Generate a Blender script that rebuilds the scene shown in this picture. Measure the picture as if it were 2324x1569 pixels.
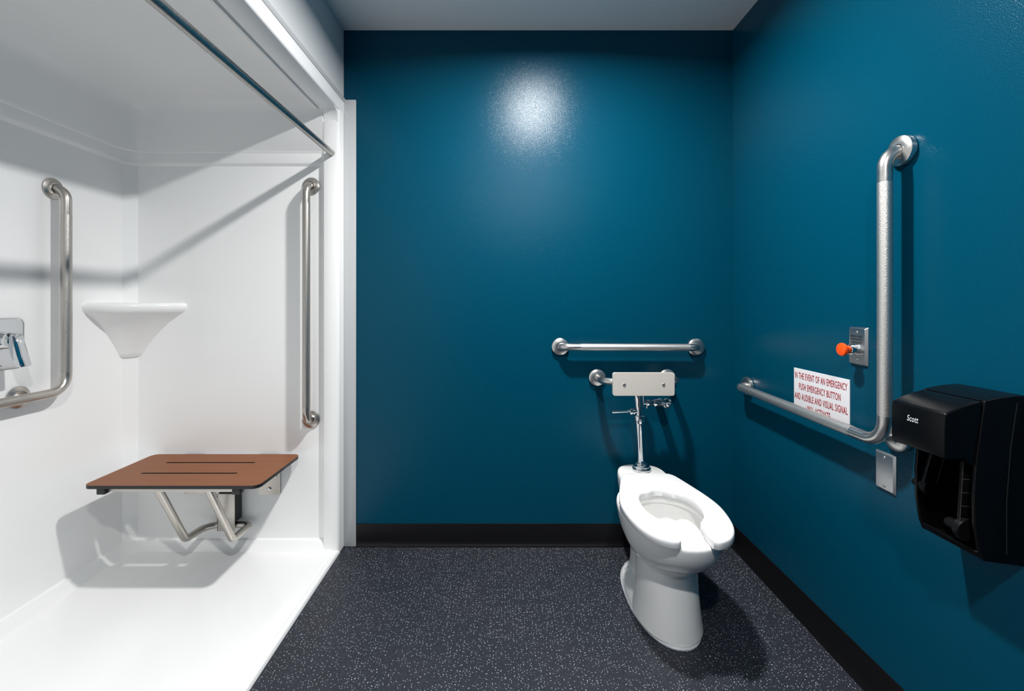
import bpy, bmesh, math, random
from mathutils import Vector, Matrix

# ------------------------------------------------------------------ scene, camera, light
S = bpy.context.scene
for o in list(bpy.data.objects):
    bpy.data.objects.remove(o, do_unlink=True)
COL = S.collection

F_PX, CAM_Z = 1008.0, 1.154          # focal length in pixels of the 2324x1569 frame, eye height
VPX, VPY = 1145.0, 686.0             # where the straight-ahead direction falls in the frame
W_PX, H_PX = 2324.0, 1569.0
cam_data = bpy.data.cameras.new('camera')
cam_data.sensor_width = 36.0
cam_data.lens = 36.0 * F_PX / W_PX
cam_data.shift_x = (W_PX / 2 - VPX) / W_PX
cam_data.shift_y = -(H_PX / 2 - VPY) / W_PX
cam_data.clip_start = 0.02
cam = bpy.data.objects.new('camera', cam_data)
cam.location = (0, 0, CAM_Z)
cam.rotation_euler = (math.pi / 2, 0, 0)
COL.objects.link(cam)
S.camera = cam

world = bpy.data.worlds.new('world')
S.world = world
world.use_nodes = True
world.node_tree.nodes['Background'].inputs[0].default_value = (0.5, 0.5, 0.5, 1)
world.node_tree.nodes['Background'].inputs[1].default_value = 0.0

LAMPS = [((0.18, 1.32), 43.0), ((0.18, -0.25), 31.0)]   # two recessed ceiling downlights
LAMP_SPREAD = math.radians(167)
LAMP_COLOR = (1.0, 0.985, 0.965)

S.view_settings.view_transform = 'Standard'
S.view_settings.look = 'None'
S.view_settings.gamma = 1.0
S.view_settings.use_curve_mapping = False
S.view_settings.exposure = 0.16
try:
    S.cycles.max_bounces = 8
    S.cycles.diffuse_bounces = 6
    S.cycles.glossy_bounces = 4
    S.cycles.caustics_reflective = False
    S.cycles.sample_clamp_indirect = 4.0
except Exception:
    pass

# room dimensions
YB = 2.10      # back wall
XR = 1.079     # right wall
ZC = 2.44      # ceiling
YF = -1.25     # wall behind the camera
XS = -0.757    # opening plane of the shower
PY = 2.055     # face of the shower end panel
PX = -1.735    # face of the long shower panel

# ------------------------------------------------------------------ materials
def new_mat(name):
    m = bpy.data.materials.new(name)
    m.use_nodes = True
    return m, m.node_tree, m.node_tree.nodes['Principled BSDF']

def mat(name, col, rough=0.5, metal=0.0, spec=0.5, coat=0.0, coat_rough=0.05):
    m, nt, b = new_mat(name)
    b.inputs['Base Color'].default_value = (*col, 1)
    b.inputs['Roughness'].default_value = rough
    b.inputs['Metallic'].default_value = metal
    b.inputs['Specular IOR Level'].default_value = spec
    b.inputs['Coat Weight'].default_value = coat
    b.inputs['Coat Roughness'].default_value = coat_rough
    return m

def coords(nt):
    return nt.nodes.new('ShaderNodeTexCoord')

def noise(nt, vec, scale, detail=2.0, rough=0.5, dims='3D'):
    n = nt.nodes.new('ShaderNodeTexNoise')
    n.noise_dimensions = dims
    n.inputs['Scale'].default_value = scale
    n.inputs['Detail'].default_value = detail
    n.inputs['Roughness'].default_value = rough
    nt.links.new(vec, n.inputs['Vector'])
    return n

def bump(nt, bsdf, height, strength, dist):
    bp = nt.nodes.new('ShaderNodeBump')
    bp.inputs['Strength'].default_value = strength
    bp.inputs['Distance'].default_value = dist
    nt.links.new(height, bp.inputs['Height'])
    nt.links.new(bp.outputs['Normal'], bsdf.inputs['Normal'])
    return bp

def ramp(nt, fac, stops):
    r = nt.nodes.new('ShaderNodeValToRGB')
    cr = r.color_ramp
    while len(cr.elements) < len(stops):
        cr.elements.new(0.5)
    for e, (p, c) in zip(cr.elements, stops):
        e.position = p
        e.color = (*c, 1)
    nt.links.new(fac, r.inputs['Fac'])
    return r

def painted(name, col, rough, b_scale, b_strength, b_dist, spec=0.5):
    m = mat(name, col, rough, spec=spec)
    nt = m.node_tree
    b = nt.nodes['Principled BSDF']
    n = noise(nt, coords(nt).outputs['Object'], b_scale, 1.0, 0.55)
    bump(nt, b, n.outputs['Fac'], b_strength, b_dist)
    return m

M_BLUE = painted('blue_paint', (0.0003, 0.054, 0.098), 0.22, 340, 0.40, 0.0014, spec=0.16)
M_WHITEWALL = painted('white_wall_paint', (0.66, 0.68, 0.69), 0.5, 240, 0.10, 0.001)
M_CEIL = painted('ceiling_paint', (0.83, 0.84, 0.85), 0.8, 200, 0.10, 0.001)
M_TRIM = mat('white_trim', (0.50, 0.51, 0.52), 0.25)
M_GEL = mat('white_gelcoat', (0.905, 0.908, 0.905), 0.17, spec=0.5)
M_PORC = mat('white_porcelain', (0.89, 0.885, 0.87), 0.06)
M_SEAT = mat('white_seat_plastic', (0.84, 0.84, 0.845), 0.22)
M_CAULK = mat('pale_sealant', (0.62, 0.64, 0.68), 0.4)
M_CHROME = mat('chrome', (0.70, 0.715, 0.735), 0.045, metal=1.0)
M_RUB = mat('black_rubber', (0.012, 0.012, 0.013), 0.45)
M_BASE = mat('black_vinyl_base', (0.005, 0.005, 0.006), 0.38, spec=0.25)
M_BLK = mat('black_plastic', (0.0025, 0.0028, 0.0035), 0.27, spec=0.18)
M_BLK2 = mat('black_matt_plastic', (0.004, 0.004, 0.0045), 0.4, spec=0.18)
M_GREYLINE = mat('grey_plastic_rib', (0.06, 0.06, 0.06), 0.35)
M_SEAM = mat('dark_seam', (0.02, 0.02, 0.02), 0.4)
M_PAD = painted('cream_pad', (0.54, 0.505, 0.465), 0.42, 400, 0.05, 0.0004)
M_SIGN = mat('sign_white', (0.74, 0.735, 0.76), 0.35)
M_RED = mat('sign_red', (0.36, 0.012, 0.02), 0.5)
M_ORANGE = mat('orange_plastic', (1.0, 0.085, 0.004), 0.35)
M_INK = mat('black_ink', (0.012, 0.016, 0.018), 0.5)
M_LOGO = mat('white_ink', (0.62, 0.65, 0.68), 0.5)
M_WATER = mat('bowl_water', (0.72, 0.74, 0.74), 0.03)

def steel(name, col, rough, kind):
    m = mat(name, col, rough, metal=1.0)
    nt = m.node_tree
    b = nt.nodes['Principled BSDF']
    tc = coords(nt)
    if kind == 'peened':
        v = nt.nodes.new('ShaderNodeTexVoronoi')
        v.inputs['Scale'].default_value = 520
        nt.links.new(tc.outputs['Object'], v.inputs['Vector'])
        bump(nt, b, v.outputs['Distance'], 0.35, 0.0012)
    else:
        n = noise(nt, tc.outputs['Object'], 60, 4.0, 0.6)
        r = ramp(nt, n.outputs['Fac'], [(0.3, (rough - 0.02,) * 3), (0.7, (rough + 0.03,) * 3)])
        nt.links.new(r.outputs['Color'], b.inputs['Roughness'])
    return m

M_STEEL = steel('brushed_steel', (0.68, 0.665, 0.64), 0.30, 'brushed')
M_STEELW = steel('worn_steel', (0.54, 0.51, 0.47), 0.30, 'brushed')
M_PEEN = steel('peened_steel', (0.78, 0.755, 0.72), 0.40, 'peened')
M_KNURL = steel('knurled_steel', (0.50, 0.475, 0.44), 0.34, 'peened')
M_ROD = steel('polished_steel', (0.40, 0.39, 0.37), 0.26, 'brushed')

def plate_steel():
    m = mat('plate_steel', (0.60, 0.60, 0.60), 0.30, metal=1.0)
    nt = m.node_tree
    b = nt.nodes['Principled BSDF']
    mp = nt.nodes.new('ShaderNodeMapping')
    mp.inputs['Scale'].default_value = (1, 12, 400)
    nt.links.new(coords(nt).outputs['Object'], mp.inputs['Vector'])
    n = noise(nt, mp.outputs['Vector'], 3.0, 3.0)
    bump(nt, b, n.outputs['Fac'], 0.06, 0.0006)
    return m
M_PLATE = plate_steel()

def floor_mat():
    m, nt, b = new_mat('speckled_vinyl')
    L = nt.links
    tc = coords(nt)
    n1 = noise(nt, tc.outputs['Object'], 4.0, 4.0)
    base = ramp(nt, n1.outputs['Fac'], [(0.35, (0.016, 0.020, 0.027)), (0.65, (0.020, 0.022, 0.031))])
    prev = base.outputs['Color']
    for sc, thr, prob, col in ((100.0, 0.13, 0.36, (0.34, 0.37, 0.42)), (72.0, 0.080, 0.40, (0.64, 0.68, 0.74)),
                               (190.0, 0.20, 0.22, (0.11, 0.12, 0.15)), (60.0, 0.05, 0.5, (0.004, 0.004, 0.006))):
        v = nt.nodes.new('ShaderNodeTexVoronoi')
        v.voronoi_dimensions = '2D'
        v.inputs['Scale'].default_value = sc
        L.new(tc.outputs['Object'], v.inputs['Vector'])
        lt = nt.nodes.new('ShaderNodeMath'); lt.operation = 'LESS_THAN'
        L.new(v.outputs['Distance'], lt.inputs[0]); lt.inputs[1].default_value = thr
        sp = nt.nodes.new('ShaderNodeSeparateColor'); L.new(v.outputs['Color'], sp.inputs[0])
        gt = nt.nodes.new('ShaderNodeMath'); gt.operation = 'LESS_THAN'
        L.new(sp.outputs[0], gt.inputs[0]); gt.inputs[1].default_value = prob
        mu = nt.nodes.new('ShaderNodeMath'); mu.operation = 'MULTIPLY'
        L.new(lt.outputs[0], mu.inputs[0]); L.new(gt.outputs[0], mu.inputs[1])
        mx = nt.nodes.new('ShaderNodeMix'); mx.data_type = 'RGBA'
        L.new(mu.outputs[0], mx.inputs['Factor'])
        L.new(prev, mx.inputs['A']); mx.inputs['B'].default_value = (*col, 1)
        prev = mx.outputs['Result']
    L.new(prev, b.inputs['Base Color'])
    b.inputs['Roughness'].default_value = 0.55
    b.inputs['Specular IOR Level'].default_value = 0.4
    n2 = noise(nt, tc.outputs['Object'], 170, 0.0)
    bump(nt, b, n2.outputs['Fac'], 0.12, 0.001)
    return m
M_FLOOR = floor_mat()

def wood_mat():
    m, nt, b = new_mat('brown_wood_laminate')
    mp = nt.nodes.new('ShaderNodeMapping')
    mp.inputs['Scale'].default_value = (1.2, 60, 60)
    nt.links.new(coords(nt).outputs['Object'], mp.inputs['Vector'])
    n = noise(nt, mp.outputs['Vector'], 6.0, 5.0, 0.6)
    r = ramp(nt, n.outputs['Fac'], [(0.25, (0.165, 0.056, 0.021)), (0.55, (0.235, 0.086, 0.035)), (0.8, (0.290, 0.115, 0.050))])
    nt.links.new(r.outputs['Color'], b.inputs['Base Color'])
    b.inputs['Roughness'].default_value = 0.45
    b.inputs['Specular IOR Level'].default_value = 0.18
    return m
M_WOOD = wood_mat()

def lens_mat():
    m, nt, b = new_mat('lamp_lens')
    b.inputs['Base Color'].default_value = (0.9, 0.9, 0.9, 1)
    b.inputs['Emission Color'].default_value = (1.0, 0.985, 0.965, 1)
    b.inputs['Emission Strength'].default_value = 6.0
    return m
M_LENS = lens_mat()

# ------------------------------------------------------------------ helpers
class MB:
    """collects vertices and faces; build() links them as one mesh object"""
    def __init__(s):
        s.v, s.f, s.m = [], [], []
    def add(s, verts, faces, mi=0):
        k = len(s.v)
        s.v += [tuple(p) for p in verts]
        s.f += [tuple(i + k for i in f) for f in faces]
        s.m += [mi] * len(faces)
        return s
    def box(s, x0, x1, y0, y1, z0, z1, bev=0.0, seg=2, mi=0):
        bm = bmesh.new()
        bmesh.ops.create_cube(bm, size=1.0)
        for v in bm.verts:
            v.co = Vector((x0 + (v.co.x + .5) * (x1 - x0), y0 + (v.co.y + .5) * (y1 - y0), z0 + (v.co.z + .5) * (z1 - z0)))
        if bev:
            bmesh.ops.bevel(bm, geom=list(bm.edges), offset=bev, segments=seg, profile=0.5, affect='EDGES')
        return s.bm(bm, mi)
    def bm(s, bm, mi=0, M=None):
        bm.verts.index_update()
        vs = [(M @ v.co if M else v.co.copy()) for v in bm.verts]
        fs = [[v.index for v in f.verts] for f in bm.faces]
        bm.free()
        return s.add(vs, fs, mi)
    def rings(s, rings, close_ends=(True, True), closed=True, mi=0):
        n = len(rings[0])
        verts = [p for r in rings for p in r]
        faces = []
        for k in range(len(rings) - 1):
            for i in range(n if closed else n - 1):
                j = (i + 1) % n
                faces.append((k * n + i, k * n + j, (k + 1) * n + j, (k + 1) * n + i))
        if close_ends[0]:
            faces.append(tuple(reversed(range(n))))
        if close_ends[1]:
            faces.append(tuple(range((len(rings) - 1) * n, len(rings) * n)))
        return s.add(verts, faces, mi)
    def lathe(s, prof, org, direction, n=32, mi=0, caps=(True, True)):
        """prof: list of (radius, distance along direction)"""
        d = Vector(direction).normalized()
        a = d.orthogonal().normalized()
        b = d.cross(a)
        org = Vector(org)
        rings = []
        for r, h in prof:
            r = max(r, 1e-5)
            rings.append([org + d * h + (a * math.cos(t) + b * math.sin(t)) * r for t in [2 * math.pi * i / n for i in range(n)]])
        return s.rings(rings, caps, mi=mi)
    def tube(s, pts, r, n=20, mi=0, caps=True):
        """sweep a circle along a dense polyline; r is a number or a list"""
        pts = [Vector(p) for p in pts]
        T = []
        for i in range(len(pts)):
            t = (pts[min(i + 1, len(pts) - 1)] - pts[max(i - 1, 0)]).normalized()
            T.append(t)
        a = T[0].orthogonal().normalized()
        rings = []
        for i, p in enumerate(pts):
            if i:
                q = T[i - 1].rotation_difference(T[i])
                a = (q @ a)
            a = (a - T[i] * a.dot(T[i])).normalized()
            b = T[i].cross(a)
            rr = r[i] if isinstance(r, (list, tuple)) else r
            rings.append([p + (a * math.cos(t) + b * math.sin(t)) * rr for t in [2 * math.pi * k / n for k in range(n)]])
        return s.rings(rings, (caps, caps), mi=mi)
    def prism(s, poly, lift, d0, d1, mi=0, bev=0.0, seg=2):
        """poly: 2D points; lift(a, b, d) -> 3D; extruded between d0 and d1"""
        bm = bmesh.new()
        lo = [bm.verts.new(lift(a, b, d0)) for a, b in poly]
        hi = [bm.verts.new(lift(a, b, d1)) for a, b in poly]
        n = len(poly)
        bm.faces.new(lo[::-1]); bm.faces.new(hi)
        for i in range(n):
            j = (i + 1) % n
            bm.faces.new((lo[i], lo[j], hi[j], hi[i]))
        bmesh.ops.recalc_face_normals(bm, faces=bm.faces)
        if bev:
            ed = [e for e in bm.edges if e.calc_face_angle(0) > 0.5]
            bmesh.ops.bevel(bm, geom=ed, offset=bev, segments=seg, profile=0.5, affect='EDGES', clamp_overlap=True)
        return s.bm(bm, mi)
    def build(s, name, mats, parent=None, sharp=35, loc=None, flip=False):
        me = bpy.data.meshes.new(name)
        vs = s.v
        if loc is not None:
            L = Vector(loc)
            vs = [tuple(Vector(p) - L) for p in vs]
        me.from_pydata(vs, [], s.f)
        if not isinstance(mats, (list, tuple)):
            mats = [mats]
        for m in mats:
            me.materials.append(m)
        me.polygons.foreach_set('material_index', s.m)
        bm = bmesh.new(); bm.from_mesh(me)
        if not flip:
            bmesh.ops.recalc_face_normals(bm, faces=bm.faces)
        bm.to_mesh(me); bm.free()
        me.polygons.foreach_set('use_smooth', [True] * len(me.polygons))
        me.set_sharp_from_angle(angle=math.radians(sharp))
        me.update()
        o = bpy.data.objects.new(name, me)
        COL.objects.link(o)
        if loc is not None:
            o.location = loc
        if parent:
            o.parent = parent
            o.matrix_parent_inverse = parent.matrix_world.inverted() if False else Matrix.Translation(-Vector(parent.location))
        return o

def thing(name, label, cat, loc, group=None):
    o = bpy.data.objects.new(name, None)
    o.empty_display_size = 0.05
    o.location = loc
    COL.objects.link(o)
    o['label'] = label
    o['category'] = cat
    if group:
        o['group'] = group
    return o

def tag(o, label, cat, group=None):
    o['label'] = label; o['category'] = cat
    if group: o['group'] = group
    return o

def struct(o, label=None):
    o['kind'] = 'structure'
    if label: o['label'] = label
    return o

def fillet_path(pts, rads, step=0.0045):
    """polyline with rounded corners -> list of points"""
    pts = [Vector(p) for p in pts]
    out = [pts[0]]
    for i in range(1, len(pts) - 1):
        p, q, w = pts[i - 1], pts[i], pts[i + 1]
        a = (p - q).normalized(); b = (w - q).normalized()
        ang = a.angle(b)
        r = rads[i - 1] if isinstance(rads, (list, tuple)) else rads
        t = r / math.tan(ang / 2)
        c = q + (a + b).normalized() * (r / math.sin(ang / 2))
        s0 = q + a * t; s1 = q + b * t
        n = 10
        v0 = s0 - c; v1 = s1 - c
        tot = v0.angle(v1)
        ax = v0.cross(v1).normalized()
        for k in range(n + 1):
            out.append(c + Matrix.Rotation(tot * k / n, 3, ax) @ v0)
    out.append(pts[-1])
    return out

def lengths(pts):
    L = [0.0]
    for a, b in zip(pts, pts[1:]):
        L.append(L[-1] + (Vector(b) - Vector(a)).length)
    return L

def cut(pts, a, b):
    """the piece of a polyline between arc lengths a and b"""
    L = lengths(pts)
    b = min(b, L[-1])
    def at(s):
        for i in range(len(L) - 1):
            if s <= L[i + 1] + 1e-9:
                t = (s - L[i]) / max(L[i + 1] - L[i], 1e-9)
                return Vector(pts[i]).lerp(Vector(pts[i + 1]), t)
        return Vector(pts[-1])
    out = [at(a)] + [Vector(p) for p, l in zip(pts, L) if a + 1e-5 < l < b - 1e-5] + [at(b)]
    return out

def smooth_loop(pts, n=6, closed=True):
    """Catmull-Rom through 2D points"""
    out = []
    m = len(pts)
    rng = range(m) if closed else range(m - 1)
    for i in rng:
        if closed:
            p = [pts[(i + k) % m] for k in (-1, 0, 1, 2)]
        else:
            p = [pts[max(0, min(m - 1, i + k))] for k in (-1, 0, 1, 2)]
        for k in range(n):
            t = k / n
            out.append(tuple(0.5 * (2 * p[1][d] + (p[2][d] - p[0][d]) * t + (2 * p[0][d] - 5 * p[1][d] + 4 * p[2][d] - p[3][d]) * t * t
                                    + (3 * p[1][d] - p[0][d] - 3 * p[2][d] + p[3][d]) * t ** 3) for d in (0, 1)))
    if not closed:
        out.append(tuple(pts[-1]))
    return out

def rounded_rect(x0, x1, y0, y1, r, n=6):
    out = []
    for cx, cy, a0 in ((x1 - r, y1 - r, 0), (x0 + r, y1 - r, 90), (x0 + r, y0 + r, 180), (x1 - r, y0 + r, 270)):
        for k in range(n + 1):
            a = math.radians(a0 + 90 * k / n)
            out.append((cx + r * math.cos(a), cy + r * math.sin(a)))
    return out

def inset(poly, d):
    """offset a closed counter-clockwise 2D loop inwards by d"""
    n = len(poly)
    area = sum(poly[i][0] * poly[(i + 1) % n][1] - poly[(i + 1) % n][0] * poly[i][1] for i in range(n))
    sgn = 1 if area > 0 else -1
    out = []
    for i in range(n):
        p0, p1, p2 = Vector(poly[i - 1]), Vector(poly[i]), Vector(poly[(i + 1) % n])
        e1 = (p1 - p0).normalized(); e2 = (p2 - p1).normalized()
        n1 = Vector((-e1.y, e1.x)); n2 = Vector((-e2.y, e2.x))
        nn = (n1 + n2)
        nn = nn.normalized() if nn.length > 1e-6 else n1
        k = max(0.5, nn.dot(n1))
        out.append(tuple(p1 + nn * (sgn * d / k)))
    return out

def pillow(poly, lift, prof, mb=None, mi=0):
    """stack of inset outlines: prof = [(inset, height)], capped at both ends"""
    mb = mb or MB()
    rings = [[lift(a, b, h) for a, b in (inset(poly, d) if d else poly)] for d, h in prof]
    return mb.rings(rings, (True, True), mi=mi)

def slab_with_holes(loops, z0, z1, name):
    """flat slab from 2D outlines (first outer, rest holes) through a filled curve"""
    cu = bpy.data.curves.new(name, 'CURVE')
    cu.dimensions = '2D'; cu.fill_mode = 'BOTH'
    cu.extrude = (z1 - z0) / 2
    for lp in loops:
        sp = cu.splines.new('POLY')
        sp.points.add(len(lp) - 1)
        for p, (a, b) in zip(sp.points, lp):
            p.co = (a, b, 0, 1)
        sp.use_cyclic_u = True
    ob = bpy.data.objects.new(name, cu)
    COL.objects.link(ob)
    dg = bpy.context.evaluated_depsgraph_get()
    me = bpy.data.meshes.new_from_object(ob.evaluated_get(dg))
    bpy.data.objects.remove(ob, do_unlink=True)
    bpy.data.curves.remove(cu)
    mb = MB()
    zc = (z0 + z1) / 2
    mb.add([(v.co.x, v.co.y, v.co.z + zc) for v in me.vertices], [tuple(p.vertices) for p in me.polygons])
    mb.m = [0 if abs(p.normal.z) > 0.7 and p.center.z > 0 else 1 for p in me.polygons]
    bpy.data.meshes.remove(me)
    return mb

def lettering(name, text, material, parent, M, height, width=None, bold=0.0, shear=0.0, align='LEFT', depth=0.0003, space=1.0):
    """text as a thin mesh; M maps text space (x right, y up, z out) to the world"""
    cu = bpy.data.curves.new(name, 'FONT')
    cu.body = text
    cu.size = 1.0
    cu.bevel_depth = bold
    cu.bevel_resolution = 0
    cu.shear = shear
    cu.space_character = space
    cu.extrude = 0.0
    cu.resolution_u = 4
    ob = bpy.data.objects.new(name, cu)
    COL.objects.link(ob)
    dg = bpy.context.evaluated_depsgraph_get()
    me = bpy.data.meshes.new_from_object(ob.evaluated_get(dg))
    bpy.data.objects.remove(ob, do_unlink=True)
    bpy.data.curves.remove(cu)
    xs = [v.co.x for v in me.vertices]; ys = [v.co.y for v in me.vertices]
    x0, x1, y0, y1 = min(xs), max(xs), min(ys), max(ys)
    sy = height / (y1 - y0)
    sx = (width / (x1 - x0)) if width else sy
    off = {'LEFT': 0.0, 'CENTER': -0.5 * (x1 - x0) * sx}[align]
    thick = 0.0004 / (2 * bold) if bold else 0.0
    for v in me.vertices:
        v.co = M @ Vector(((v.co.x - x0) * sx + off, (v.co.y - y0) * sy, depth + (v.co.z + bold) * thick))
    me.materials.clear()
    me.materials.append(material)
    o = bpy.data.objects.new(name, me)
    COL.objects.link(o)
    o.parent = parent
    o.matrix_parent_inverse = Matrix.Translation(-Vector(parent.location))
    return o

# ------------------------------------------------------------------ the room
def slab(name, m, *b, label=None):
    return struct(MB().box(*b).build(name, m), label)

slab('floor', M_FLOOR, -1.85, XR + .1, YF - .1, YB + .1, -0.10, 0.0, label='dark grey speckled vinyl floor')
slab('ceiling', M_CEIL, -1.85, XR + .1, YF - .1, YB + .1, ZC, ZC + .1, label='plain white ceiling')
slab('wall_back', M_BLUE, -1.85, XR + .1, YB, YB + .1, 0.0, ZC, label='teal blue wall behind the toilet')
slab('wall_right', M_BLUE, XR, XR + .1, YF, YB, 0.0, ZC, label='teal blue wall with the grab bar and dispenser')
slab('wall_front', M_BLUE, -1.85, XR, YF - .1, YF, 0.0, ZC, label='wall behind the camera')
wl = MB()
wl.box(-1.85, XS - .003, 0.46, YB, 2.115, ZC)            # over the shower
wl.box(-1.85, XS - .003, YF, 0.46, 0.0, ZC)              # beside the shower
wl.box(-1.85, -1.80, 0.46, YB, 0.0, 2.115)               # behind the shower
struct(wl.build('wall_left', M_WHITEWALL), 'white painted wall above the shower opening')

# cove bases
def cove_profile():
    return [(0.0, 0.0), (0.013, 0.0), (0.0125, 0.004), (0.008, 0.010), (0.005, 0.018), (0.004, 0.030),
            (0.004, 0.104), (0.003, 0.1065), (0.0, 0.107)]
mb = MB().prism(cove_profile(), lambda a, b, d: (d, YB - a, b), -0.699, XR)
struct(mb.build('baseboard_back', M_BASE), 'black vinyl cove base along the back wall')
mb = MB().prism(cove_profile(), lambda a, b, d: (XR - a, d, b), YF, YB - 0.0005)
struct(mb.build('baseboard_right', M_BASE), 'black vinyl cove base along the right wall')

# white trim board on the back wall beside the shower, bead under the soffit
struct(MB().box(-0.7565, -0.700, YB - 0.009, YB, 0.002, 2.108, bev=0.0025).build('trim_1', M_TRIM), 'white trim board beside the shower')
bead = [(0.0, 0.0), (0.006, 0.001), (0.009, 0.006), (0.009, 0.018), (0.005, 0.024), (0.0, 0.026)]
struct(MB().prism(bead, lambda a, b, d: (XS - .003 + a, d, 2.094 + b), 0.47, YB - 0.001).build('trim_2', M_TRIM), 'white bead along the bottom of the soffit')

# ------------------------------------------------------------------ shower stall (one moulded unit)
stall = thing('shower_stall', 'white moulded roll-in shower stall filling the left side of the room', 'shower', (-1.25, 1.28, 0.0))
YM = 1.28                                       # middle of the stall; the near end mirrors the far end
def plan(d, c, arc, border=True):
    """plan outline of the wall surface at one height, far half then near half"""
    far = [(XS, YB - .002), (XS, 2.046), (XS - .002, 2.038), (XS - .007, 2.0325), (XS - .014, 2.030), (-0.822, 2.030), (-0.827, 2.032), (-0.831, PY - d)]
    a = (PX + d + c, PY - d); b = (PX + d, PY - d - c); k = (PX + d, PY - d)
    N = 8
    for i in range(N + 1):
        t = i / N
        if arc:
            th = t * math.pi / 2
            far.append((PX + d + c - c * math.sin(th), PY - d - c + c * math.cos(th)))
        else:
            far.append((a[0] + (b[0] - a[0]) * t, a[1] + (b[1] - a[1]) * t))
    near = [(x, 2 * YM - y) for x, y in reversed(far)]
    return far + near
levels = [(0.004, 0.080, .09, True), (0.012, 0.058, .085, True), (0.026, 0.034, .075, True), (0.044, 0.020, .065, True), (0.053, 0.015, .06, True),
          (0.058, 0.011, .05, True), (0.0605, 0.002, .042, False), (0.063, 0.0, .040, False), (0.30, 0.0, .040, False), (1.0, 0.0, .040, False), (1.782, 0.0, .040, False),
          (1.786, 0.003, .040, False), (1.792, 0.009, .05, False), (1.798, 0.011, .07, True), (1.838, 0.013, .09, True), (1.844, 0.017, .10, True),
          (1.850, 0.018, .10, True), (1.98, 0.024, .11, True), (2.02, 0.030, .12, True), (2.045, 0.044, .13, True), (2.060, 0.066, .14, True), (2.067, 0.095, .15, True)]
mb = MB()
rings = [[(x, y, z) for x, y in plan(d, c, a)] for z, d, c, a in levels]
mb.rings(rings, (False, False), closed=False)
mb.build('surround_walls', M_GEL, stall, sharp=28, flip=True)
# dome
top = [(x, y, 2.067) for x, y in plan(0.095, .15, True)]
inner = [p for p in top if p[0] < -0.83]
mb = MB()
cen = [(-1.28 + (x + 1.28) * .80, YM + (y - YM) * .88, 2.084) for x, y, z in inner]
mb.rings([inner, cen], (False, True))
mb.add([(-0.853, 0.50, 2.067), (-0.80, 0.50, 2.067), (-0.80, 2.06, 2.067), (-0.853, 2.06, 2.067)], [(0, 1, 2, 3)])
mb.build('dome', M_GEL, stall, sharp=40)
# header over the opening, with rounded upper corners of the opening
mb = MB()
hp = [(-0.862, 2.034), (-0.848, 2.031), (-0.8475, 2.045), (-0.838, 2.045), (-0.838, 2.0345), (-0.766, 2.0345), (-0.760, 2.037), (XS + .0012, 2.043), (XS + .0012, 2.094), (-0.80, 2.094), (-0.862, 2.075)]
mb.prism(hp, lambda a, b, d: (a, d, b), 2 * YM - 2.098, 2.098)
mb.build('header', M_GEL, stall)
for sgn in (1, -1):
    R = 0.055
    poly = [(0, 0)] + [(R - R * math.sin(t), R - R * math.cos(t)) for t in [math.pi / 2 * k / 8 for k in range(9)]]
    ye = 2.0305 if sgn > 0 else 2 * YM - 2.0305
    mb = MB().prism(poly, lambda a, b, d: (d, ye - sgn * a, 2.0355 - b), -0.825, XS - 0.004)
    mb.build('corner_fillet', M_GEL, stall)
# pan: falls to a drain in the middle, with a low lip along the opening
xc, yc = -1.25, 1.05
xs = [XS, XS - .002, XS - .006, XS - .020, XS - .024, XS - .028, XS - .034] + [-0.80 - .0505 * i for i in range(18)] + [PX + .035]
ny = 40
ys = [2 * YM - 2.05 + (4.1 - 2 * YM - 0.0) * j / ny for j in range(ny + 1)]
y_lo, y_hi = 2 * YM - 2.045, 2.045
ys = [y_lo + (y_hi - y_lo) * j / ny for j in range(ny + 1)]
def pan_z(i, x, y):
    z = 0.006 + 0.016 * max(abs(x - xc) / .49, abs(y - yc) / (.99 if y > yc else .52))
    lip = [0.0005, .012, .0155, .0165, .014, .0135, .0175]
    if i < 7:
        return lip[i]
    return max(z, 0.004)
rings = [[(x, y, pan_z(i, x, y)) for y in ys] for i, x in enumerate(xs)]
mb = MB(); mb.rings(rings, (False, False), closed=False)
mb.build('pan', M_GEL, stall, sharp=50)
mb = MB().lathe([(0.0, .0075), (.052, .0075), (.055, .006), (.055, .004)], (xc, yc, 0), (0, 0, 1), 32)
mb.build('drain_cover', M_STEEL, stall)
# moulded corner shelf
def shelf_ring(a, b, z, p=1.45):
    out = [(PX - .004, PY + .004, z)]
    n = 14
    for i in range(n + 1):
        t = math.pi / 2 * i / n
        out.append((PX - .004 + a * math.cos(t) ** (2 / p), PY + .004 - b * math.sin(t) ** (2 / p), z))
    return out
mb = MB()
prof = [(.028, .028, .899), (.046, .046, .902), (.060, .058, .909), (.070, .066, .925), (.098, .090, .965), (.142, .124, 1.015), (.188, .162, 1.060), (.232, .202, 1.094),
        (.250, .218, 1.104), (.262, .229, 1.112), (.270, .236, 1.125), (.272, .238, 1.138), (.266, .232, 1.1475), (.252, .220, 1.1515), (.235, .204, 1.148)]
mb.rings([shelf_ring(a, b, z) for a, b, z in prof], (True, True))
mb.build('corner_shelf', M_GEL, stall, sharp=60)

# ------------------------------------------------------------------ grab bars
def flange(mb, pos, n, R=0.040, style='dome'):
    if style == 'dome':
        prof = [(R * .96, 0.0), (R, .0015), (R, .0125), (R * .985, .0150), (R * .93, .0165), (R * .60, .0200), (R * .44, .0205), (R * .43, .014), (.0001, .014)]
    else:  # dish with a raised collar
        prof = [(R * .97, 0.0), (R, .0015), (R * .98, .004), (R * .80, .0068), (R * .66, .0085), (R * .60, .0135), (R * .55, .0155), (R * .50, .0155), (R * .47, .012), (.0001, .012)]
    mb.lathe(prof, pos, n, 40, caps=(True, False))

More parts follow.
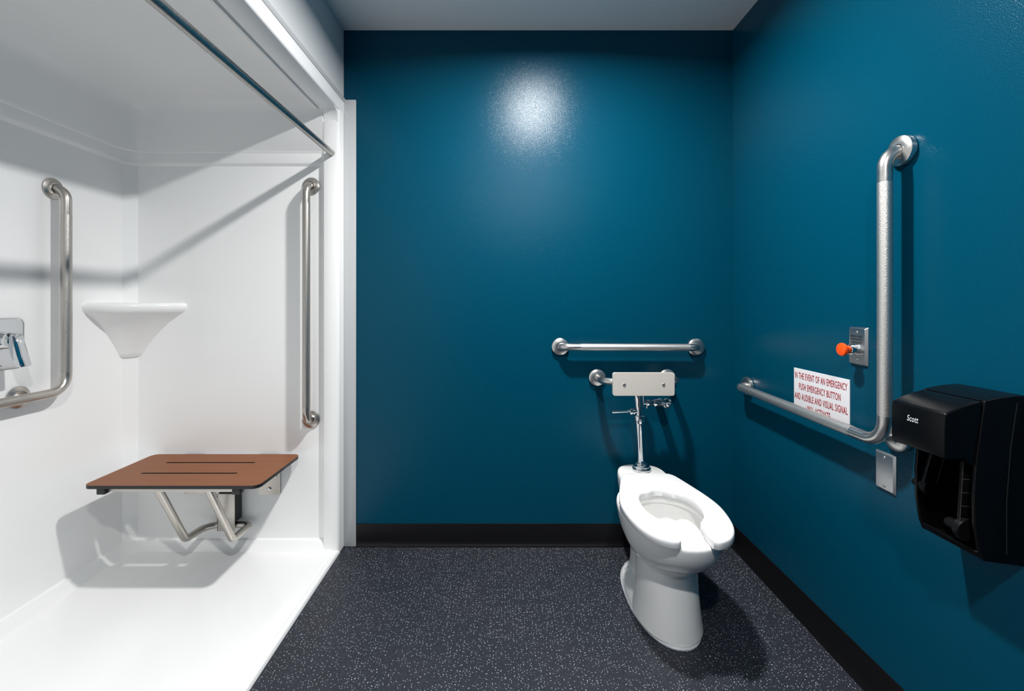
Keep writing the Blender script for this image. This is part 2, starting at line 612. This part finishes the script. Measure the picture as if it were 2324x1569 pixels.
def bar(name, label, path, rads, flanges, grips, r=0.0168, style='dome', steel_m=M_STEEL, grip_m=M_PEEN, fl_m=None, stub=None, base=None, group=None):
    """path corners; flanges: [(pos, normal)]; grips: arc-length ranges of the textured grip"""
    t = thing(name, label, 'grab bar', base or flanges[0][0], group)
    path = [Vector(p) for p in path]
    path[0] = path[0] + (path[1] - path[0]).normalized() * .004
    path[-1] = path[-1] + (path[-2] - path[-1]).normalized() * .004
    pts = fillet_path(path, rads)
    L = lengths(pts)[-1]
    s = 0.0
    for a, b in grips:
        if a > s:
            MB().tube(cut(pts, s, a), r).build('smooth_tube', steel_m, t, sharp=60)
        MB().tube(cut(pts, a, b), r * 1.012).build('textured_grip', grip_m, t, sharp=60)
        s = b
    if s < L - 1e-4:
        MB().tube(cut(pts, s, L), r).build('smooth_tube', steel_m, t, sharp=60)
    for pos, n in flanges:
        mb = MB(); flange(mb, Vector(pos) + Vector(n) * .0012, n, style=style)
        mb.build('wall_flange', fl_m or steel_m, t, sharp=30)
    if stub:
        MB().tube([stub[0], stub[1]], 0.0125).build('support_stub', steel_m, t)
    return t

SO = 0.054   # standoff of a bar's centre line
# L-shaped bar on the right wall
xb = XR - SO
zt, zh0, zh1, yv, ye = 1.562, 0.7705, 0.784, 1.197, 1.958
path = [(XR, yv, zt), (xb, yv, zt), (xb, yv, zh0), (xb, ye, zh1), (XR, ye, zh1)]
bar('grab_bar', 'L-shaped stainless steel grab bar on the right blue wall', path, [.046, .062, .044],
    [((XR, yv, zt), (-1, 0, 0)), ((XR, 1.210, 0.787), (-1, 0, 0)), ((XR, ye, zh1), (-1, 0, 0))],
    [(0.115, 0.745), (0.905, 1.52)], stub=((XR - .010, 1.210, 0.787), (xb, 1.207, 0.790)))
# straight bar on the back wall above the toilet
yb = YB - SO
path = [(0.262, YB, .945), (0.262, yb, .947), (0.900, yb, .945), (0.900, YB, .943)]
bar('grab_bar', 'short horizontal stainless steel grab bar on the back wall above the toilet', path, [.046, .046],
    [((0.262, YB, .945), (0, -1, 0)), ((0.900, YB, .943), (0, -1, 0))], [(0.118, 0.62)])
# L-shaped bar on the long shower panel
xb2 = PX + SO
yv2, zt2, zl2 = 1.704, 1.590, 0.815
path = [(PX, yv2, zt2), (xb2, yv2, zt2), (xb2, yv2, zl2), (xb2, 0.95, zl2), (PX, 0.95, zl2)]
bar('grab_bar', 'L-shaped knurled steel grab bar in the shower beside the corner shelf', path, [.046, .060, .046],
    [((PX, yv2, zt2), (1, 0, 0)), ((PX, 1.582, 0.815), (1, 0, 0)), ((PX, 0.95, zl2), (1, 0, 0))],
    [(0.13, 0.735), (0.91, 1.47)], style='dish', steel_m=M_STEELW, grip_m=M_KNURL, fl_m=M_STEELW,
    stub=((PX + .002, 1.582, 0.815), (xb2, 1.582, 0.815)))
# vertical bar on the end panel
xv = -0.893
ypb = PY - SO
path = [(xv, PY, 1.690), (xv, ypb, 1.690), (xv, ypb, .612), (xv, PY, .612)]
bar('grab_bar', 'straight vertical knurled grab bar at the edge of the shower above the folding seat', path, [.046, .046],
    [((xv, PY, 1.690), (0, -1, 0)), ((xv, PY, .612), (0, -1, 0))], [(0.118, 1.04)], style='dish', steel_m=M_STEELW, grip_m=M_KNURL, fl_m=M_STEELW)

# curtain rod between the end borders
rod = thing('shower_curtain_rod', 'steel shower curtain rod spanning the shower opening', 'curtain rod', (-0.790, 2.029, 1.836))
MB().tube([(-0.790, 2.0295, 1.836), (-0.790, 2 * YM - 2.0295, 1.836)], .0145, 28).build('rod', M_ROD, rod)

# ------------------------------------------------------------------ folding shower seat
seat = thing('folding_shower_seat', 'brown wood-look folding shower seat with steel legs', 'shower seat', (-1.26, PY, 0.30))
sx0, sx1, sy0, sy1, sz0, sz1 = -1.605, -0.934, 1.685, 2.036, 0.4440, 0.4570
outer = rounded_rect(sx0, sx1, sy0, sy1, .030, 6)
def slot(x0, x1, y, w=.0055):
    return list(reversed(rounded_rect(x0, x1, y - w, y + w, w * .98, 3)))
mb = slab_with_holes([outer, slot(-1.470, -1.083, 1.929), slot(-1.480, -1.088, 1.809)], sz0, sz1, 'seat_panel')
mb.build('seat_panel', [M_WOOD, M_RUB], seat, sharp=30)
zr = sz0 - .010
for y0 in (1.715, 1.975):
    MB().box(-1.522, -1.030, y0 - .011, y0 + .011, zr - .009, sz0 + .0002, bev=.002).build('frame_rail', M_STEELW, seat)
for x0 in (-1.345, -1.150):
    MB().box(x0 - .012, x0 + .012, 1.715, 1.985, zr - .007, sz0, bev=.002).build('frame_arm', M_STEELW, seat)
for x0 in (-1.542, -1.025):
    MB().box(x0 - .016, x0 + .016, 1.694, 1.724, sz0 - .026, sz0 + .0002, bev=.003).build('rubber_bumper', M_RUB, seat)
# swing leg: one bent tube running down, back and round through the wall block
xl, xr_ = -1.345, -1.150
legp = [(xl, 1.722, .432), (xl, 1.872, .154), (xl - .004, 2.026, .139), (xr_ - .006, 2.026, .139), (xr_ + .004, 1.872, .154), (xr_, 1.722, .432)]
lp = fillet_path(legp, [.034, .060, .034, .034])
MB().tube(lp, .0148, 20).build('swing_leg', M_STEELW, seat, sharp=60)
mb = MB().box(-1.296, -1.217, 2.003, 2.007, .120, .288, bev=.001)
mb.box(-1.296, -1.292, 2.003, PY - .002, .120, .288, bev=.001)
mb.build('leg_bracket', M_STEELW, seat)
MB().box(-1.291, -1.214, 2.0075, PY - .0015, .160, .305, bev=.002).build('rubber_block', M_RUB, seat)
for x0 in (-1.480, -1.135):
    pl = MB().prism(rounded_rect(x0, x0 + .100, .265, .452, .010, 4), lambda a, b, d: (a, d, b), PY - .0055, PY - .0015).build('wall_plate', M_STEELW, seat)
    for dx, dz in ((.050, .292), (.055, .345), (.076, .352)):
        MB().lathe([(.0085, 0), (.0085, .003), (.006, .0055), (.0001, .006)], (x0 + dx, PY - .0055, dz), (0, -1, 0), 14).build('screw', M_STEEL, pl)
for x0 in (-1.430, -1.085):
    MB().box(x0 - .022, x0 + .022, 1.975, PY - .003, .396, sz0, bev=.003).build('hinge', M_STEELW, seat)

# ------------------------------------------------------------------ shower valve
vy, vz = 1.512, 1.010
valve = thing('shower_valve', 'chrome shower valve with lever handle at the left edge of the photo', 'shower valve', (PX, vy, vz))
rect_rings = [[(PX + h, a, b) for a, b in rounded_rect(vy - .089 + d, vy + .089 - d, vz - .089 + d, vz + .089 - d, max(.024 - d, .004), 8)] for d, h in [(0, 0.0005), (0, .0040), (.0015, .0065), (.004, .0082), (.010, .0090), (.03, .0096)]]
MB().rings(rect_rings).build('escutcheon', M_CHROME, valve, sharp=50)
MB().lathe([(.033, .0085), (.033, .014), (.029, .018), (.027, .050), (.026, .060), (.022, .0665), (.012, .070), (.0001, .071)], (PX, vy, vz + .012), (1, 0, 0), 36).build('hub', M_CHROME, valve)
# blade lever, hanging down and leaning out
def lever_ring(x, z, wy, tx, yo):
    return [(x + sx_ * tx * (1 - .0), vy + yo + sy_ * wy, z) for sx_, sy_ in ((-1, -.86), (-.86, -1), (.86, -1), (1, -.86), (1, .86), (.86, 1), (-.86, 1), (-1, .86))]
mb = MB()
mb.rings([lever_ring(PX + .064, vz + .040, .013, .007, 0), lever_ring(PX + .068, vz + .034, .017, .0105, 0), lever_ring(PX + .074, vz, .0185, .012, .000),
          lever_ring(PX + .086, vz - .040, .0185, .0115, .000), lever_ring(PX + .098, vz - .071, .0185, .0095, .000), lever_ring(PX + .100, vz - .075, .016, .007, .000)])
mb.build('lever_handle', M_CHROME, valve, sharp=40)
lettering('maker_mark', 'N', M_INK, valve, Matrix(((0, 0, 1, PX + .0099), (1, 0, 0, vy + .006), (0, 1, 0, vz - .078), (0, 0, 0, 1))), .006)

# ------------------------------------------------------------------ toilet
TO = Vector((0.609, YB, 0.0))
TA = math.radians(1.6)
toilet = thing('toilet', 'white floor-mounted toilet with an open-front seat against the blue wall', 'toilet', (0.58, 1.70, 0.0))
ca, sa = math.cos(TA), math.sin(TA)
def T(u, v, z):
    """toilet space: u right, v away from the wall, z up"""
    return (TO.x + u * ca - v * sa, TO.y - v * ca - u * sa, z)
def egg(vb, vf, hw, vc, z, pf=2.0, pb=2.0, n=48):
    out = []
    for i in range(n):
        t = 2 * math.pi * i / n
        c, s_ = math.cos(t), math.sin(t)
        L, p = ((vf - vc), pf) if s_ >= 0 else ((vc - vb), pb)
        u = hw * math.copysign(abs(c) ** (2 / p), c)
        v = vc + L * math.copysign(abs(s_) ** (2 / p), s_)
        out.append(T(u, v, z))
    return out
mb = MB()
# foot plate
mb.rings([egg(.125, .628, .120, .36, .001, 2.15, 2.5), egg(.125, .630, .122, .36, .010, 2.15, 2.5), egg(.130, .627, .119, .36, .018, 2.15, 2.5),
          egg(.142, .618, .108, .36, .028, 2.15, 2.5), egg(.165, .606, .092, .36, .040, 2.1, 2.3)])
# pedestal, bowl, rim and inside of the bowl in one skin
secs = [(.30, .628, .118, .45, .012, 2.1, 2.0), (.31, .622, .112, .45, .05, 2.1, 2.0), (.315, .612, .107, .45, .11, 2.1, 2.0), (.315, .603, .104, .45, .17, 2.1, 2.0),
        (.31, .594, .103, .45, .215, 2.1, 2.0), (.305, .592, .104, .45, .228, 2.1, 2.0), (.300, .598, .108, .45, .236, 2.1, 2.0), (.290, .618, .120, .46, .246, 2.1, 2.1), (.275, .650, .136, .47, .264, 2.1, 2.1),
        (.260, .684, .150, .47, .290, 2.1, 2.1), (.250, .712, .161, .46, .320, 2.1, 2.1), (.240, .732, .168, .455, .352, 2.1, 2.1), (.235, .740, .172, .45, .378, 2.1, 2.1),
        (.235, .741, .1725, .45, .387, 2.1, 2.1), (.238, .738, .170, .45, .3945, 2.1, 2.1), (.245, .731, .163, .45, .397, 2.1, 2.1),
        (.345, .692, .122, .49, .397, 2.1, 2.1), (.350, .686, .117, .49, .393, 2.1, 2.1), (.352, .684, .115, .49, .378, 2.1, 2.1), (.348, .688, .119, .49, .366, 2.1, 2.1),
        (.335, .700, .134, .49, .357, 2.1, 2.1), (.345, .690, .126, .49, .32, 2.0, 2.0), (.365, .655, .108, .49, .27, 2.0, 2.0), (.385, .600, .080, .48, .22, 2.0, 2.0), (.40, .55, .055, .47, .18, 2.0, 2.0)]
mb.rings([egg(vb, vf, hw, vc, z, pf, pb) for vb, vf, hw, vc, z, pf, pb in secs])
# trapway column behind the pedestal
mb.rings([egg(.135, .36, .078, .26, .02, 2.4, 2.6), egg(.14, .36, .070, .26, .07, 2.4, 2.6), egg(.13, .36, .068, .26, .16, 2.4, 2.6), egg(.09, .34, .076, .24, .26, 2.4, 2.8), egg(.07, .32, .084, .22, .33, 2.4, 3.0)])
# inlet deck
mb.rings([egg(.060, .31, .090, .18, .29, 2.6, 2.7), egg(.048, .32, .104, .18, .345, 2.6, 2.7), egg(.045, .32, .107, .18, .385, 2.6, 2.7), egg(.046, .315, .106, .18, .397, 2.6, 2.7),
          egg(.050, .25, .102, .17, .404, 2.6, 2.7), egg(.058, .24, .094, .17, .408, 2.6, 2.7)])
mb.build('bowl', M_PORC, toilet, sharp=50)
MB().rings([egg(.120, .634, .126, .36, .0005, 2.15, 2.5), egg(.121, .634, .126, .36, .004, 2.15, 2.5), egg(.127, .628, .120, .36, .009, 2.15, 2.5)], (True, False)).build('sealant_bead', M_CAULK, toilet)
MB().rings([egg(.39, .60, .078, .48, .215), egg(.40, .59, .07, .48, .2155)]).build('water', M_WATER, toilet)
bc = T(-.086, .235, .022)
MB().lathe([(.012, 0), (.012, .010), (.009, .018), (.0001, .021)], bc, (0, 0, 1), 18).build('bolt_cap', M_PORC, toilet)
# open-front seat: outline runs round the outside, then back round the opening
half_o = [(.0, .206), (.055, .206), (.088, .210), (.106, .225), (.120, .262), (.142, .340), (.164, .425), (.175, .50), (.172, .57), (.159, .640), (.138, .692), (.110, .729), (.084, .746), (.068, .752), (.058, .7535), (.0515, .7515), (.0490, .746)]
half_i = [(.0475, .735), (.0465, .70), (.0475, .672), (.050, .650), (.057, .628), (.075, .604), (.090, .575), (.099, .535), (.1005, .495), (.096, .455), (.084, .422), (.064, .401), (.042, .393), (.030, .383), (.018, .377), (.0, .375)]
so = smooth_loop(half_o, 5, False); si = smooth_loop(half_i, 5, False)
def resample(pts, n):
    pts3 = [Vector((a, b, 0)) for a, b in pts]
    L = lengths(pts3)[-1]
    return [cut(pts3, 0, max(L * k / (n - 1), 1e-6))[-1] for k in range(n)]
NS = 46
ro, ri = resample(so, NS), resample(list(reversed(si)), NS)
def seat_ring(po, pi, sgn):
    d = (pi - po).normalized()
    w = (pi - po).length
    out = []
    for k, z in ((.003, .3995), (0, .402), (0, .4190), (.0008, .4226), (.0026, .4252), (.0060, .4270), (.0110, .4276)):
        p = po + d * min(k, w * .48); out.append(T(sgn * p.x, p.y, z))
    for k, z in ((.0110, .4276), (.0060, .4270), (.0026, .4252), (.0008, .4226), (0, .4190), (0, .402), (.003, .3995)):
        p = pi - d * min(k, w * .48); out.append(T(sgn * p.x, p.y, z))
    return out
rg = [seat_ring(a, b, -1) for a, b in reversed(list(zip(ro, ri)))] + [seat_ring(a, b, 1) for a, b in list(zip(ro, ri))[1:]]
MB().rings(rg).build('seat', M_SEAT, toilet, sharp=50)
for u in (-.07, .07):
    MB().lathe([(.014, 0), (.014, .012), (.0001, .013)], T(u, .225, .395), (0, 0, 1), 14).build('seat_hinge', M_SEAT, toilet)
for u, v in ((-.14, .62), (.14, .62), (-.155, .44), (.155, .44)):
    c = T(u, v, .3985)
    MB().box(c[0] - .012, c[0] + .012, c[1] - .012, c[1] + .012, .3955, .4030, bev=.002).build('seat_bumper', M_SEAT, toilet)

# ------------------------------------------------------------------ flush valve
fb = Vector((0.6085, 1.972, 0.4108)); ft = Vector((0.5965, 1.984, 0.845))
fv = thing('flush_valve', 'chrome flush valve and pipe rising from the back of the toilet', 'flush valve', fb)
ax = (ft - fb).normalized()
def FP(h):
    return fb + ax * (h / ax.z)
MB().lathe([(.040, -.001), (.041, .004), (.0395, .009), (.034, .010), (.0355, .015), (.034, .020), (.027, .0215), (.029, .026), (.027, .031), (.0205, .033), (.0175, .042)], fb, ax, 36).build('spud_flange', M_CHROME, fv)
MB().lathe([(.0180, .040), (.0162, .060), (.0162, .10), (.0178, .15), (.0200, .19), (.0208, .212)], fb, ax, 36).build('down_pipe', M_CHROME, fv)
MB().lathe([(.0208, .205), (.0222, .206), (.0228, .213), (.0262, .214), (.0266, .217), (.0238, .218), (.0242, .224), (.0258, .2250), (.0258, .238), (.0230, .2400), (.0195, .2410)], fb, ax, 36).build('coupling_nut', M_CHROME, fv)
MB().lathe([(.0185, .238), (.0180, .262), (.0198, .285), (.0236, .315), (.0240, .335), (.0300, .350), (.0300, .375), (.0270, .377), (.0290, .390), (.0270, .415), (.0190, .430), (.0001, .436)], fb, ax, 36).build('valve_body', M_CHROME, fv)
h0 = FP(.256)
MB().lathe([(.0105, .010), (.0105, .022), (.0145, .0225), (.0150, .030), (.0125, .032), (.0125, .034), (.0155, .035), (.0155, .044), (.0120, .047), (.0060, .050), (.0045, .054)], h0, (-1, 0, 0), 28).build('handle_nut', M_CHROME, fv)
MB().lathe([(.0048, .050), (.0056, .080), (.0074, .120), (.0070, .1225), (.0001, .123)], h0, (-1, 0, -.01), 20).build('handle', M_CHROME, fv)
s0 = Vector((FP(.30).x, FP(.30).y, 0.706))
MB().lathe([(.0115, .012), (.0115, .030), (.0150, .031), (.0165, .040), (.0135, .042), (.0130, .064), (.0185, .0645), (.0200, .070), (.0200, .079), (.0160, .081), (.0160, .088), (.0185, .089), (.0185, .098), (.0140, .099), (.0140, .118)], s0, (1, 0, 0), 28).build('supply_arm', M_CHROME, fv)
sc = Vector((s0.x + .118, s0.y, .706))
MB().lathe([(.0175, -.115), (.0175, .000), (.0200, .004), (.0225, .012), (.0230, .020), (.0215, .024), (.0190, .0245), (.0185, .028), (.0160, .0285), (.0155, .033), (.0110, .0335), (.0100, .041), (.0060, .044), (.0001, .0445)], sc, (0, -1, 0), 36).build('control_stop', M_CHROME, fv)
MB().lathe([(.0090, 0), (.0095, .004), (.0095, .013), (.0060, .016), (.0001, .017)], s0 + Vector((.036, -.004, -.010)), (0, 0, -1), 12).build('set_screw', M_CHROME, fv)

# ------------------------------------------------------------------ backrest in front of the valve
br = thing('back_support', 'cream back support pad on a bent steel bar above the toilet', 'back support', (.60, YB, .80))
path = [(.436, YB, .800), (.436, 1.930, .806), (.765, 1.930, .806), (.765, YB, .800)]
MB().tube(fillet_path(path, .070), .0155, 22).build('support_bar', M_STEEL, br, sharp=60)
for x in (.436, .765):
    mb = MB(); flange(mb, (x, YB, .800), (0, -1, 0), R=.0395); mb.build('wall_flange', M_STEEL, br, sharp=30)
py0 = 1.9005
pad = rounded_rect(.4635, .7285, .7525, .8520, .0095, 6)
pd = pillow(pad, lambda a, b, h: (a, py0 - h, b), [(.0012, -.0120), (0, -.0110), (0, -.0008), (.0010, 0), (.0030, .0001)]).build('pad', M_PAD, br, sharp=20)
for x in (.5125, .6805):
    MB().lathe([(.0070, 0), (.0070, .0015), (.0058, .0028), (.0030, .0030), (.0028, .0012), (.0001, .0012)], (x, py0, .8000), (0, -1, 0), 20).build('screw', M_STEEL, pd)
for x in (.525, .668):
    MB().box(x - .018, x + .018, py0 + .010, 1.9160, .790, .822, bev=.002).build('pad_clamp', M_STEEL, br)

# ------------------------------------------------------------------ wall plates
def rect_stack(x0, x1, y0, y1, r, lift, prof, n=6):
    """stack of rounded rectangles: prof = [(inset, height)]"""
    return MB().rings([[lift(a, b, h) for a, b in rounded_rect(x0 + d, x1 - d, y0 + d, y1 - d, max(r - d, .0006), n)] for d, h in prof])
def bevel_plate(y0, y1, z0, z1, t=.006):
    """bevelled switch-plate on the right wall"""
    return rect_stack(y0, y1, z0, z1, .0025, lambda a, b, h: (XR - h, a, b), [(0, 0.0), (0.0003, .0016), (.0055, t), (.0062, t + .0001)], 3)
def plate_screw(parent, y, z, t):
    MB().lathe([(.0042, 0), (.0042, .0006), (.0034, .0018), (.0012, .0021), (.0011, .0010), (.0001, .0010)], (XR - t, y, z), (-1, 0, 0), 16).build('screw', M_STEEL, parent)

wp = thing('blank_wall_plate', 'blank brushed steel wall plate below the corner of the L-shaped grab bar', 'wall plate', (XR, 1.255, .675))
cp = bevel_plate(1.2215, 1.2885, .6195, .7295).build('cover_plate', M_PLATE, wp, sharp=20)
plate_screw(cp, 1.255, .7150, .006); plate_screw(cp, 1.255, .6340, .006)

ey, ez = 1.350, 1.0205
em = thing('emergency_button', 'orange emergency push button on a steel plate on the right wall', 'emergency button', (XR, ey, ez))
cp = bevel_plate(ey - .035, ey + .035, ez - .0575, ez + .0575, .0085).build('cover_plate', M_PLATE, em, sharp=20)
plate_screw(cp, ey, ez + .0415, .0085); plate_screw(cp, ey, ez - .0415, .0085)
bz = ez - .0105
MB().lathe([(.0170, .008), (.0170, .020), (.0155, .0205), (.0155, .0225), (.0165, .023), (.0165, .033), (.0150, .0345), (.0130, .035)], (XR, ey, bz), (-1, 0, 0), 32).build('collar', M_CHROME, em)
bt = MB().lathe([(.0125, .034), (.0125, .042), (.0145, .046), (.0190, .0485), (.0200, .051), (.0200, .0545), (.0185, .0575), (.0135, .0590), (.0128, .0586), (.0120, .0588), (.0060, .0600), (.0001, .0602)], (XR, ey, bz), (-1, 0, 0), 36)
bt.build('push_cap', M_ORANGE, em, sharp=40)
def wall_M(y, z, x):
    """text on the right wall: reads left to right towards the camera"""
    return Matrix(((0, 0, -1, x), (-1, 0, 0, y), (0, 1, 0, z), (0, 0, 0, 1)))
for k, line in enumerate(('PRESS FOR', 'EMERGENCY', 'ASSISTANCE')):
    lettering('lettering', line, M_INK, cp, wall_M(ey + .001, ez + .0262 - k * .0092, XR - .0088), .0062, .044, bold=.004, align='CENTER')

sy_far, sy_near, sg0, sg1 = 1.652, 1.386, .748, .911
sign = thing('emergency_sign', 'white sign with red emergency lettering behind the grab bar', 'sign', (XR, 1.52, .83))
sp_ = MB().box(XR - .0025, XR + .0002, sy_near, sy_far, sg0, sg1, bev=.0004, seg=1).build('sign_panel', M_SIGN, sign)
for line, z, y0, w in (('IN THE EVENT OF AN EMERGENCY', .8745, 1.645, .2505), ('PUSH EMERGENCY BUTTON', .8365, 1.6225, .200),
                       ('AND AUDIBLE AND VISUAL SIGNAL', .7995, 1.6475, .2545), ('WILL ACTIVATE', .7635, 1.580, .112)):
    lettering('lettering', line, M_RED, sp_, wall_M(y0, z, XR - .0026), .0235, w, bold=.008, space=1.14)

# ------------------------------------------------------------------ paper dispenser
DY0, DY1 = .921, 1.056
dp = thing('paper_dispenser', 'black plastic toilet paper dispenser mounted on the right wall', 'dispenser', (XR, .99, .60))
def XZ(a, b, d):
    return (a, d, b)
topc = smooth_loop([(.918, .921), (.955, .9375), (.996, .9485), (1.040, .957), (XR, .960)], 5, False)
hood = [(.9165, .826), (.9150, .870), (.9165, .915)] + [p for p in topc if p[0] < .995] + [(.994, .948), (.994, .812), (.975, .812), (.960, .826)]
fc = MB().prism(hood, XZ, DY0 + .003, DY1 - .003, bev=.0045, seg=3).build('front_cover', M_BLK, dp, sharp=45)
side = [(.9955, .9485)] + [p for p in topc if p[0] > 1.0] + [(XR, .605), (.993, .6165), (.984, .640), (.9755, .690), (.9740, .760), (.9790, .826)]
MB().prism(side, XZ, DY0 - .001, DY0 + .007, bev=.002).build('side_panel', M_BLK, dp, sharp=45)
MB().prism(side, XZ, DY1 - .007, DY1 + .001, bev=.002).build('side_panel', M_BLK, dp, sharp=45)
tp = [p for p in topc if p[0] > .992]
MB().prism(tp + [(a, b - .006) for a, b in reversed(tp)], XZ, DY0 + .006, DY1 - .006).build('top_panel', M_BLK, dp)
MB().box(1.070, XR, DY0 + .006, DY1 - .006, .606, .955).build('back_plate', M_BLK2, dp)
MB().prism([(XR - .002, .606), (.993, .6175), (.986, .632), (.992, .634), (1.0, .626), (XR - .002, .620)], XZ, DY0 + .006, DY1 - .006, bev=.001).build('bottom_tray', M_BLK, dp)
mb = MB().tube([(1.062, DY0 - .0012, .945), (1.048, DY0 - .0012, .85), (1.040, DY0 - .0012, .74), (1.040, DY0 - .0012, .63)], .0007, 6)
mb.build('panel_seam', M_SEAM, dp)
# roll arms
def roll_arm(y, x0, z0, x1, z1, w, t, ribs, hub_r):
    d = Vector((x1 - x0, 0, z1 - z0)); n = Vector((d.z, 0, -d.x)).normalized() * (w / 2)
    a, b = Vector((x0, 0, z0)), Vector((x1, 0, z1))
    poly = [((a + n).x, (a + n).z), ((b + n).x, (b + n).z), ((b - n).x, (b - n).z), ((a - n).x, (a - n).z)]
    arm = MB().prism(poly, XZ, y, y + t, bev=.001).build('roll_arm', M_BLK2, dp)
    for k in ribs:
        c = a.lerp(b, k)
        MB().tube([(c + n) + Vector((0, y - .0004, 0)), (c - n) + Vector((0, y - .0004, 0))], .0008, 6).build('rib', M_GREYLINE, arm)
    for sgn in (1, -1):
        MB().tube([(a + n * sgn) + Vector((0, y, 0)), (b + n * sgn) + Vector((0, y, 0))], .0005, 6).build('rib', M_GREYLINE, arm)
    MB().lathe([(hub_r, 0), (hub_r, .010), (hub_r * .92, .012), (.0001, .012)], (x1, y + t, z1 - .004), (0, -1, 0), 32).build('roll_hub', M_BLK2, arm)
    MB().lathe([(hub_r * .55, 0), (hub_r * .5, .028), (hub_r * .4, .031), (.0001, .031)], (x1, y + t, z1 - .004), (0, 1, 0), 24).build('spindle', M_BLK2, arm)
roll_arm(.948, .993, .815, .984, .672, .026, .007, (.28, .48, .68, .87), .023)
roll_arm(1.030, 1.010, .815, .985, .728, .030, .007, (), .017)
lettering('logo', 'Scott', M_LOGO, fc, Matrix(((0, 0, -1, .9149), (-1, 0, 0, 1.009), (0, 1, 0, .8850), (0, 0, 0, 1))) , .0140, .0275, bold=.012, shear=.22, space=1.06)

# ------------------------------------------------------------------ recessed ceiling downlights
for k, ((lx, ly), watts) in enumerate(LAMPS):
    lab = ('round recessed ceiling downlight above the floor in front of the toilet', 'round recessed ceiling downlight above the camera')[k]
    dl = thing('downlight', lab, 'downlight', (lx, ly, ZC))
    MB().lathe([(.098, .0), (.098, .003), (.092, .006), (.074, .006), (.070, .002), (.070, .0)], (lx, ly, ZC), (0, 0, -1), 48, caps=(True, False)).build('trim_ring', M_TRIM, dl)
    MB().lathe([(.070, .0012), (.0001, .0013)], (lx, ly, ZC), (0, 0, -1), 40, caps=(False, True)).build('lens', M_LENS, dl)
    ld = bpy.data.lights.new('lamp', 'AREA')
    ld.shape = 'DISK'
    ld.size = 0.10
    ld.energy = watts
    ld.color = LAMP_COLOR
    ld.spread = LAMP_SPREAD
    lo = bpy.data.objects.new('lamp', ld)
    COL.objects.link(lo)
    lo.parent = dl
    lo.location = (0, 0, -0.008)
